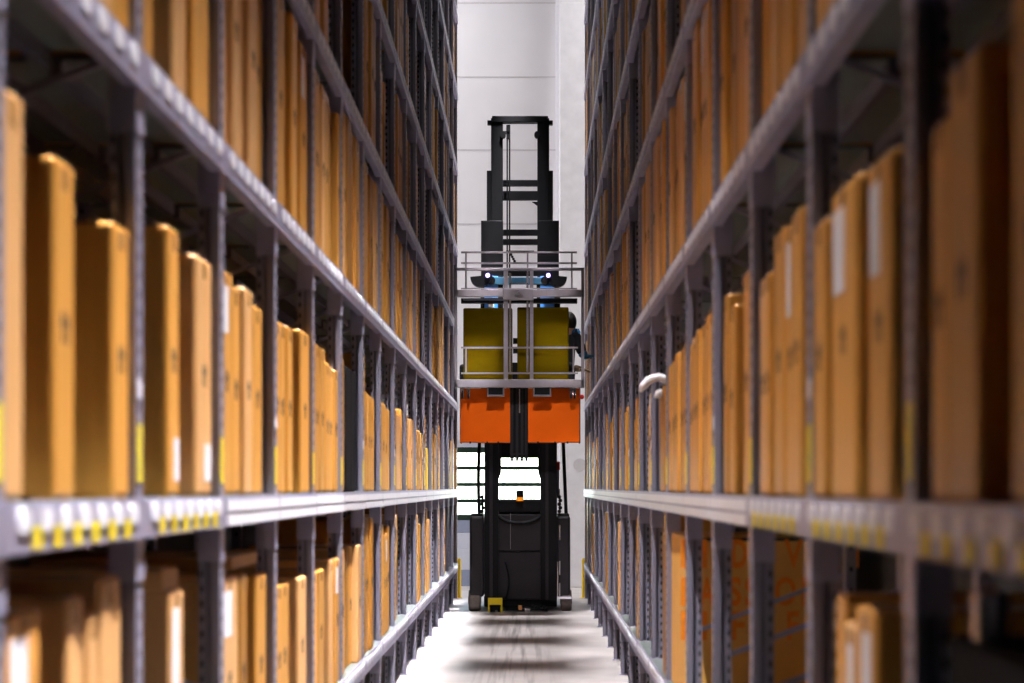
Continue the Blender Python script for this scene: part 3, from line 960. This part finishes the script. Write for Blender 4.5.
for px in (479, 565):
    pts = []
    for k in range(10):
        a = k / 9
        q = (px - 1.2 * math.sin(a * 3) if px < 500 else px - 1.5 + 3.2 * a)
        pts.append((WX(q, YM), YM + .25, WZ(440 + a * 78, YM)))
    part('cab_hose', MB().tube(pts, .022, 'truck_black', 8))
b = MB()
for px in (482.0, 559.3):
    for k in range(5):
        b.ball((WX(px + (k % 2), YM), YM + .03, WZ(497 + k * 3.6, YM)), .025, 'truck_black', 8)
    PB(b, px - .4, px + .6, 489, 516, YM + .03, .03, 'truck_black')
part('cable_guide', b)
# driver's side coloured gear behind the right mast leg
b = MB(); PB(b, 556, 559.3, 469, 498, YM + .3, .1, 'door_blue', .01); part('hydraulic_cylinder', b, None, 'blue grey cylinder')
b = MB(); PB(b, 555.5, 560, 461.5, 470, YM + .28, .08, 'red', .01); part('warning_flag', b, None, 'red and white tag')

# cab: orange front panels, floor, centre column
def orange(px0, px1):
    b = MB(); PB(b, px0, px1, 388.2, 442.6, YCB, .045, 'truck_orange', .008)
    o = part('front_panel', b, None, 'orange painted panel')
    bb = MB()
    for x in (px0 + 10, px1 - 12, px0 + 27):
        PB(bb, x - .8, x + .8, 441.5, 443.6, YCB - .008, .012, 'truck_black')
    part('clip', bb, o)
orange(460.2, 510.2); orange(528.0, 579.6)
b = MB(); PB(b, 579.2, 580.4, 388, 443, YCB + .02, .3, 'truck_black'); PB(b, 459.9, 461, 388, 443, YCB + .04, .3, 'truck_black')
PB(b, 461, 579.5, 439, 442.4, YCB + .046, .24, 'truck_black')
part('cab_floor', b)
b = MB()
PB(b, 510, 528.3, 386, 454, YCB + .02, .16, 'truck_black', .008)
for px in (512, 517.0, 522, 526.2): PB(b, px - 1.3, px + 1.3, 388, 461.2, YCB + .01, .05, 'truck_dark')
part('centre_column', b)
b = MB(); PB(b, 519.0, 520.1, 389, 413, YCB - .004, .015, 'chrome'); part('guide_rod', b, None, 'thin bright rod')

# cab roof and blue parts
b = MB()
PB(b, 483.5, 555.5, 277.2, 284.5, YM - .06, .05, 'teal_panel', .006)
part('roof_beam', b, None, 'dark blue beam')
for a0, a1 in ((484.3, 498), (540.2, 554.4)):
    b = MB(); PB(b, a0, a1, 276, 308, YM - .05, .04, 'blue_panel', .006)
    o = part('roof_support', b, None, 'bright blue cab support')
b = MB(); PB(b, 488.5, 494, 303.5, 307, YM - .056, .01, 'white_label'); PB(b, 488.5, 493, 302.5, 304, YM - .057, .01, 'red'); part('sticker', b, o)
b = MB()
for a0, a1 in ((498, 503), (536.5, 541)): PB(b, a0, a1, 283, 287.5, YM - .03, .05, 'truck_black')
for a0, a1 in ((480.5, 484.2), (498, 501.5), (536.8, 540), (554.4, 560.2)): PB(b, a0, a1, 296, 308.5, YM - .03, .06, 'truck_black')
PB(b, 513, 518, 338, 343.5, YM, .1, 'truck_black'); PB(b, 513, 518.2, 348.5, 353, YM, .1, 'truck_black'); PB(b, 512.5, 518.5, 362.5, 382, YM - .05, .12, 'truck_black')
PB(b, 482, 558, 268.5, 276, YM - .04, .05, 'truck_black')
part('cab_back_frame', b)
b = MB()
PB(b, 459.4, 466, 364, 381, YM - .08, .12, 'truck_black', .03)
part('cab_seat_pad', b)
# work lamps with violet leds
for cx, flip, gx in ((480.5, 1, 487.5), (556.3, -1, 548.4)):
    b = MB()
    pts = []
    x0, x1 = (469.8, 492) if flip == 1 else (546.5, 567.3)
    n = 14
    for k in range(n + 1):
        a = math.pi * k / n
        pts.append(((x0 + x1) / 2 - (x1 - x0) / 2 * math.cos(a), 274.5 - (1.0 if flip == 1 else -1.0) * math.cos(a) * -1.0 + 11 * math.sin(a)))
    b.prism([(WX(p[0], YCB), WZ(p[1], YCB)) for p in pts], 'y', YCB + .12, YCB + .24, 'truck_black')
    w = part('work_lamp', b)
    b = MB().tube([(WX(gx, YCB), YCB + .115, WZ(274.2, YCB)), (WX(gx, YCB), YCB + .10, WZ(274.2, YCB))], .026, 'violet_led', 14)
    part('led_lens', b, w, 'glowing violet white led')
    b = MB().tube([(WX(gx + 3 * flip, YCB), YCB + .14, WZ(279, YCB)), (WX(gx + 3 * flip, YCB), YCB + .22, WZ(279, YCB))], .055, 'truck_black', 14)
    part('lamp_housing', b, w)

# load gate (grey frame)
b = MB()
PB(b, 454.2, 457.2, 267.6, 388, YF, .06, 'frame_grey', .004); PB(b, 581.2, 584.4, 267.6, 388, YF, .06, 'frame_grey', .004)
PB(b, 454.2, 584.4, 267.6, 270.4, YF, .05, 'frame_grey', .004)
PB(b, 454.2, 584.4, 289.6, 296.8, YF, .06, 'frame_grey', .004)
PB(b, 454.2, 584.4, 379.4, 387.4, YF, .10, 'frame_grey', .006)
PB(b, 503.6, 508.0, 270, 380, YF + .002, .05, 'frame_grey', .004); PB(b, 529.8, 533.4, 270, 380, YF + .002, .05, 'frame_grey', .004)
gate = part('load_gate', b, None, 'grey steel gate frame')
b = MB(); PB(b, 503.4, 533.6, 288.3, 300, YF - .02, .05, 'frame_grey', .006)
gp = part('gate_plate', b, gate)
b = MB()
cx_, cy_ = WX(518.7, YF), WZ(294, YF)
for q in ((-.045, -.018, .045, -.018), (-.045, -.018, 0, .035), (.045, -.018, 0, .035), (-.05, -.03, .05, -.03)):
    b.bar((cx_ + q[0], YF - .022, cy_ + q[1]), (cx_ + q[2], YF - .022, cy_ + q[3]), .004, .009, 'chrome')
b.build('triangle_mark', truck, 'raised triangle mark')
b = MB()
PB(b, 509.0, 511.2, 273, 372, YF + .02, .03, 'chrome', .004); PB(b, 526.4, 528.6, 273, 372, YF + .02, .03, 'chrome', .004)
PB(b, 509, 528.6, 283.0, 284.4, YF + .02, .03, 'chrome')
part('gate_rod', b, gate, 'bright inner rods')
b = MB(); PB(b, 461, 577.4, 298.2, 303, YF + .08, .1, 'truck_dark', .004); PB(b, 463, 506, 299, 300.6, YF + .075, .02, 'door_blue')
part('header_rail', b, gate)
b = MB()
for y_ in (252.2, 263.0): PB(b, 461, 577, y_ - .9, y_ + .9, YF + .03, .025, 'frame_grey')
PB(b, 461, 577, 287.9, 289.2, YF + .03, .025, 'frame_grey')
for x_ in (465.9, 527.6, 571.8): PB(b, x_ - .8, x_ + .8, 251.6, 289, YF + .032, .02, 'frame_grey')
part('top_railing', b, gate)
b = MB()
PB(b, 461, 578, 346.7, 348.4, YF + .014, .02, 'frame_grey'); PB(b, 461, 578, 372.3, 374, YF + .014, .02, 'frame_grey')
for x_ in (465.9, 573.4): PB(b, x_ - .8, x_ + .8, 348, 374, YF + .016, .018, 'frame_grey')
part('front_railing', b, gate)
b = MB(); PB(b, 506, 534, 248.5 + 2, 250.6 + 1.2, YM + .06, .03, 'truck_dark')
for k in range(4): b.ball((WX(511 + 1.2 * k, YM), YM + .05, WZ(254 + 2.2 * k, YM)), .018, 'truck_black', 8)
part('cable_holder', b)
# platform underneath the gate
b = MB(); PB(b, 457, 581.5, 380.5, 387.2, YF + .1, .16, 'truck_dark', .004)
part('platform', b)
for a0, a1 in ((488.3, 503.6), (534.4, 550.6)):
    b = MB(); PB(b, a0 - 1.2, a1 + .6, 387, 396.4, YF + .02, .10, 'frame_grey', .004)
    o = part('fork_pocket', b)
    b = MB(); PB(b, a0, a1 - .8, 387.6, 394.6, YF + .016, .02, 'truck_black'); part('pocket_opening', b, o)
for cx in (462.2, 468.4, 571.2, 574.6):
    b = MB()
    X_, Z_ = WX(cx, YF), WZ(394, YF)
    b.tube([(X_ - .012, YF + .08, Z_), (X_ + .012, YF + .08, Z_)], .056, 'truck_dark', 18)
    b.tube([(X_ - .016, YF + .08, Z_), (X_ + .016, YF + .08, Z_)], .02, 'chrome', 10)
    b.box(X_ - .02, X_ + .02, YF + .05, YF + .11, Z_ + .03, Z_ + .09, 'chrome')
    part('guide_roller', b)
b = MB().ball((WX(582, YF), YF + .07, WZ(396.6, YF)), .03, 'red')
part('emergency_button', b, None, 'red knob')

# two cartons standing on the truck's platform
for a0, a1, t0, lb in ((463.2, 512.4, 308, 'tall flat olive-brown carton on the truck platform, left of the centre posts'), (517.2, 568.8, 307, 'tall flat olive-brown carton on the truck platform, beside the person')):
    Y = YF + .10
    x0, x1 = WX(a0, Y), WX(a1, Y)
    zb_, zt_ = WZ(380.3, Y), WZ(t0, Y)
    c = thing('platform_carton', ((x0 + x1) / 2, Y + .06, zb_), lb, 'carton', 'cartons on the truck platform')
    b = MB().rbox(x0, x1, Y, Y + .13, zb_, zt_, 'olive', .018, 3)
    b.build('carton_body', c)
    b = MB()
    b.box((x0 + x1) / 2 - .02, (x0 + x1) / 2 + .02, Y + .01, Y + .12, zt_ - .002, zt_ + .001, 'tape')
    b.build('packing_tape', c)

# ------------------------------------------------------------------ the person in the cab
def skin_mesh(name, verts, edges, radii, sub=2, root=0):
    me = bpy.data.meshes.new(name + '_src')
    me.from_pydata(verts, edges, [])
    o = bpy.data.objects.new(name + '_src', me)
    COL.objects.link(o)
    md = o.modifiers.new('skin', 'SKIN')
    md.use_smooth_shade = True
    sv = me.skin_vertices[0].data
    for i, r in enumerate(radii):
        sv[i].radius = (r, r) if not isinstance(r, tuple) else r
        sv[i].use_root = (i == root)
    ss = o.modifiers.new('sub', 'SUBSURF'); ss.levels = sub; ss.render_levels = sub
    dg = bpy.context.evaluated_depsgraph_get()
    out = bpy.data.meshes.new_from_object(o.evaluated_get(dg))
    bpy.data.objects.remove(o)
    out.name = name
    out.polygons.foreach_set('use_smooth', [True] * len(out.polygons))
    return out

def place(name, me, key, parent, label=None):
    me.materials.clear(); me.materials.append(M[key])
    o = bpy.data.objects.new(name, me)
    COL.objects.link(o)
    o.parent = parent
    if label: o['label'] = label
    return o

FZ = WZ(439, YCB + .046)           # cab floor top
PY = 21.0
PX = 0.40
per = thing('person', (PX, PY, FZ), 'person in a black and blue jacket in the truck cab reaching into the right rack', 'person')
HZ = WZ(324.5, PY) - FZ            # head centre above the floor
hx = WX(568.6, PY) - PX
# leaning forward over the knees: pelvis lower, torso bent towards the right rack
pel = Vector((-0.02, 0.0, 0.78)); lum = Vector((0.0, 0.0, 0.93)); che = Vector((0.06, 0.0, 1.15)); nck = Vector((hx - 0.01, 0.0, HZ - .17))
hd0 = Vector((hx - .01, 0, HZ - .07)); hd1 = Vector((hx, 0, HZ + .06))
shR = Vector((WX(576.5, PY) - PX, -.02, WZ(335, PY) - FZ)); elR = Vector((WX(581, PY) - PX, -.05, WZ(351, PY) - FZ)); wrR = Vector((WX(584.5, PY) - PX, -.05, WZ(357.3, PY) - FZ))
shL = Vector((hx - .20, .03, HZ - .27)); elL = Vector((hx - .10, -.10, HZ - .50)); wrL = Vector((WX(578, PY) - PX, -.11, WZ(369.5, PY) - FZ))
hpR = Vector((.06, 0, .76)); knR = Vector((.05, -.03, .42)); anR = Vector((.05, .02, .10)); toR = Vector((.06, -.07, .055))
hpL = Vector((-.13, 0, .76)); knL = Vector((-.15, -.03, .42)); anL = Vector((-.14, .02, .10)); toL = Vector((-.15, -.07, .055))
V = [pel, lum, che, nck, hd0, hd1, shR, elR, wrR, shL, elL, wrL, hpR, knR, anR, toR, hpL, knL, anL, toL]
E = [(0, 1), (1, 2), (2, 3), (3, 4), (4, 5), (2, 6), (6, 7), (7, 8), (2, 9), (9, 10), (10, 11), (0, 12), (12, 13), (13, 14), (14, 15), (0, 16), (16, 17), (17, 18), (18, 19)]
RR = [.10, .085, .09, .045, .075, .082, .045, .036, .030, .045, .036, .030, .075, .055, .04, .03, .075, .055, .04, .03]
# hands: palm and five fingers as chains off the wrist
def hand(wr, direction, up, side):
    d = direction.normalized(); u = up.normalized(); sd = d.cross(u).normalized() * side
    pv = wr + d * .075
    out = []
    for k, (o_, ln) in enumerate(((-.03, .070), (-.010, .078), (.010, .072), (.030, .055))):
        base = pv + sd * o_ + d * .01
        out.append([base, base + d * ln * .5 - u * .004, base + d * ln * .95 - u * .022])
    tb = wr + d * .03 + sd * -.03
    out.append([tb, tb + d * .03 - sd * .022 - u * .01, tb + d * .062 - sd * .026 - u * .022])
    return pv, out
for wi, dr, side in ((8, Vector((1, -.05, .12)), 1), (11, Vector((1, -.15, -.15)), -1)):
    pv, fing = hand(V[wi], dr, Vector((0, 0, 1)), side)
    V.append(pv); RR.append((.034, .02)); E.append((wi, len(V) - 1)); p0 = len(V) - 1
    for ch_ in fing:
        prev = p0
        for q, pt in enumerate(ch_):
            V.append(pt); RR.append((.0095, .0085, .0075)[q]); E.append((prev, len(V) - 1)); prev = len(V) - 1
body = skin_mesh('person_body', [tuple(v) for v in V], E, RR, 2, 0)
place('body', body, 'skin', per)
# head details
b = MB()
b.ball((hx + .0, 0, HZ + .02), .108, 'skin', 20, (.80, .92, 1.12))
hc = Vector((hx, 0, HZ))
face = Vector((-.85, -.15, -.35)).normalized()      # face looks towards the platform, half turned away from the rack
b.ball(tuple(hc + face * .105 + Vector((0, 0, -.005))), .018, 'skin', 8, (.8, 1, 1.4))
for q in (-1, 1):
    sd = face.cross(Vector((0, 0, 1))).normalized() * q
    b.ball(tuple(hc + sd * .088 + Vector((0, .01, 0))), .03, 'skin', 8, (.5, .8, 1.1))
    b.ball(tuple(hc + face * .088 + sd * .032 + Vector((0, 0, .025))), .011, 'ink', 8)
b.ball(tuple(hc + face * .092 + Vector((0, 0, -.05))), .016, 'red', 8, (1.6, .6, .4))
for i in range(len(b.v)): b.v[i] = (b.v[i][0] + PX, b.v[i][1] + PY, b.v[i][2] + FZ)
b.build('head', per, None, True)
b = MB()
bm = bmesh.new(); bmesh.ops.create_uvsphere(bm, u_segments=24, v_segments=14, radius=.122)
dele = [v for v in bm.verts if v.co.z < -.09 or (v.co.dot(face) > .045 and v.co.z < .06)]
bmesh.ops.delete(bm, geom=dele, context='VERTS')
bm.verts.ensure_lookup_table(); bm.verts.index_update()
b.add([(PX + hx + v.co.x * .82, PY + v.co.y * .94, FZ + HZ + .03 + v.co.z * 1.08) for v in bm.verts], [[v.index for v in f.verts] for f in bm.faces], 'hair')
bm.free()
b.build('hair', per, None, True)
# jacket, blue yoke, forearm sleeve, trousers, shoes
jv = [pel + Vector((0, 0, .02)), lum, che, nck - Vector((0, 0, .03)), shR, elR, shL, elL, wrL - (wrL - elL) * .2, elR + (wrR - elR) * .55]
je = [(0, 1), (1, 2), (2, 3), (2, 4), (4, 5), (2, 6), (6, 7), (7, 8), (5, 9)]
jk = place('jacket', skin_mesh('jacket', [tuple(v) for v in jv], je, [.145, .14, .15, .075, .078, .070, .08, .068, .056, .055], 2), 'jacket', per)
dv = [shR + Vector((-.06, 0, .045)), shR + Vector((.0, .0, .028)), shR + (elR - shR) * .22 + Vector((.018, 0, .03))]
place('shoulder_panel', skin_mesh('shoulder_panel', [tuple(v) for v in dv], [(0, 1), (1, 2)], [.05, .062, .05], 2), 'jacket_blue', jk, 'bright blue shoulder panel')
sv_ = [elR + (wrR - elR) * .12, elR + (wrR - elR) * .55, wrR]
place('lower_sleeve', skin_mesh('lower_sleeve', [tuple(v) for v in sv_], [(0, 1), (1, 2)], [.066, .062, .052], 2), 'glove_blue', jk, 'blue lower sleeve')
tv = [pel, hpR, knR, anR + Vector((0, 0, .03)), hpL, knL, anL + Vector((0, 0, .03))]
place('trousers', skin_mesh('trousers', [tuple(v) for v in tv], [(0, 1), (1, 2), (2, 3), (0, 4), (4, 5), (5, 6)], [.135, .092, .07, .058, .092, .07, .058], 2), 'trousers', per)
for an, to in ((anR, toR), (anL, toL)):
    place('shoe', skin_mesh('shoe', [tuple(an + Vector((0, .03, -.02))), tuple(an + Vector((0, -.03, -.025))), tuple(to)], [(0, 1), (1, 2)], [.045, .048, .038], 2), 'hair', per)
pv, fing = hand(wrL, Vector((1, -.15, -.15)), Vector((0, 0, 1)), -1)
gv, ge, gr = [wrL - (wrL - elL) * .3, wrL, pv], [(0, 1), (1, 2)], [.050, .046, (.048, .034)]
for ch_ in fing:
    prev = 2
    for q, pt in enumerate(ch_):
        gv.append(pt); gr.append((.0125, .012, .0105)[q]); ge.append((prev, len(gv) - 1)); prev = len(gv) - 1
place('glove', skin_mesh('glove', [tuple(v) for v in gv], ge, gr, 2), 'glove', per, 'tan work glove')
pv, fing = hand(wrR, Vector((1, -.05, .12)), Vector((0, 0, 1)), 1)
gv, ge, gr = [wrR - (wrR - elR) * .1, wrR + (pv - wrR) * .1, pv], [(0, 1), (1, 2)], [.044, .04, (.042, .028)]
for ch_ in fing:
    prev = 2
    for q, pt in enumerate(ch_):
        gv.append(pt); gr.append((.0125, .012, .0105)[q]); ge.append((prev, len(gv) - 1)); prev = len(gv) - 1
place('glove', skin_mesh('glove', [tuple(v) for v in gv], ge, gr, 2), 'glove_blue', per, 'blue work glove')

# ------------------------------------------------------------------ light
w = bpy.data.worlds.new('daylight'); S.world = w
w.use_nodes = True
bg = w.node_tree.nodes['Background']
sky = w.node_tree.nodes.new('ShaderNodeTexSky')
sky.sky_type = 'NISHITA'
sky.sun_elevation = R(38); sky.sun_rotation = R(200); sky.sun_disc = False
mixn = w.node_tree.nodes.new('ShaderNodeMix'); mixn.data_type = 'RGBA'
mixn.inputs['Factor'].default_value = 0.75
mixn.inputs['B'].default_value = (0.95, 0.98, 1.0, 1)
w.node_tree.links.new(sky.outputs[0], mixn.inputs['A'])
w.node_tree.links.new(mixn.outputs['Result'], bg.inputs['Color'])
bg.inputs['Strength'].default_value = 4.5

def area(name, loc, rot, sx, sy, power, col=(1, .97, .95), spread=180):
    l = bpy.data.lights.new(name, 'AREA')
    l.shape = 'RECTANGLE'; l.size = sx; l.size_y = sy
    l.energy = power; l.color = col; l.spread = R(spread)
    o = bpy.data.objects.new(name, l)
    o.location = loc; o.rotation_euler = rot
    COL.objects.link(o)
    return o

def spot(name, loc, target, power, size, blend=0.4, col=(1, .96, .95), r=0.12):
    l = bpy.data.lights.new(name, 'SPOT')
    l.energy = power; l.color = col; l.spot_size = R(size); l.spot_blend = blend; l.shadow_soft_size = r
    o = bpy.data.objects.new(name, l)
    o.location = loc
    d = Vector(target) - Vector(loc)
    o.rotation_euler = d.to_track_quat('-Z', 'Y').to_euler()
    COL.objects.link(o)
    return o

# narrow aisle luminaires, one every second bay
ZL = 10.5
COOL = (.985, .955, 1)
yy = 13.55 - 2 * BAY * 4
while yy < YEND - 1:
    near = yy < 12
    spot('aisle_spot', (-0.15, yy, ZL), (-0.17, yy, 0), 7500 if near else 6500, 11.5, 1.0, COOL)
    yy += 2 * BAY
# unseen narrow area lights added to brighten the lower rack levels, tilted along the aisle
def wash(x, y0, y1, tx, tz, power, spread, TILT):
    n = max(1, round((y1 - y0) / BAY))
    for i in range(n):
        yt = y0 + (i + .5) * (y1 - y0) / n
        d = Vector((tx - x, TILT * (ZL - tz), tz - ZL))
        o = area('rack_fill', (x, yt - TILT * (ZL - tz), ZL), (0, 0, 0), .12, (y1 - y0) / n, power / n, COOL, spread)
        z = -d.normalized()
        xa = Vector((0, 1, 0)).cross(z).normalized()
        ya = z.cross(xa)
        o.rotation_euler = Matrix((xa, ya, z)).transposed().to_euler()
wash(.35, 2.6, 9.0, XL, .7, 122, 6.4, -.055)
wash(.35, 9.0, YEND - .6, XL, .7, 185, 6.6, .18)
wash(-.75, 3.6, 7.0, XR, .55, 14, 6.4, .0)
wash(-.85, 7.0, YEND - .6, XR, .6, 68, 6.6, .30)
# unseen spot added to brighten the front of the truck
spot('truck_fill', (-.1, 13.2, 10.4), (-.15, 20.8, 2.2), 2800, 13, 0.6, COOL, .4)
# general strip lights over the aisle
for yy in (7, 12.5, 18):
    area('aisle_strip', (-.15, yy, 10.6), (0, 0, 0), .25, 4.2, 14)
# cross aisle lights
for x in (-3.6, 3.4):
    area('cross_aisle_lamp', (x, 25.0, 10.4), (0, 0, 0), 3.0, .8, 205, (1, .98, 1))
area('cross_aisle_side_fill', (-5.9, 24.9, 3.6), (0, R(-90), 0), 6, 1.4, 270, (1, .975, 1))  # unseen side fills added to light the end wall evenly
area('cross_aisle_side_fill', (5.9, 24.9, 3.6), (0, R(90), 0), 6, 1.4, 270, (1, .975, 1))

# ------------------------------------------------------------------ camera
cd = bpy.data.cameras.new('camera')
cam = bpy.data.objects.new('camera', cd)
COL.objects.link(cam)
cam.location = (0, 0, EYE)
cam.rotation_euler = (R(90), 0, 0)
cd.sensor_width = 36
cd.lens = FPX / 1024 * 36
cd.shift_x = (512 - VX) / 1024
cd.shift_y = (VY - 341.5) / 1024
cd.clip_end = 200
cd.dof.use_dof = True
cd.dof.focus_distance = 20.6
cd.dof.aperture_fstop = 2.1
S.camera = cam
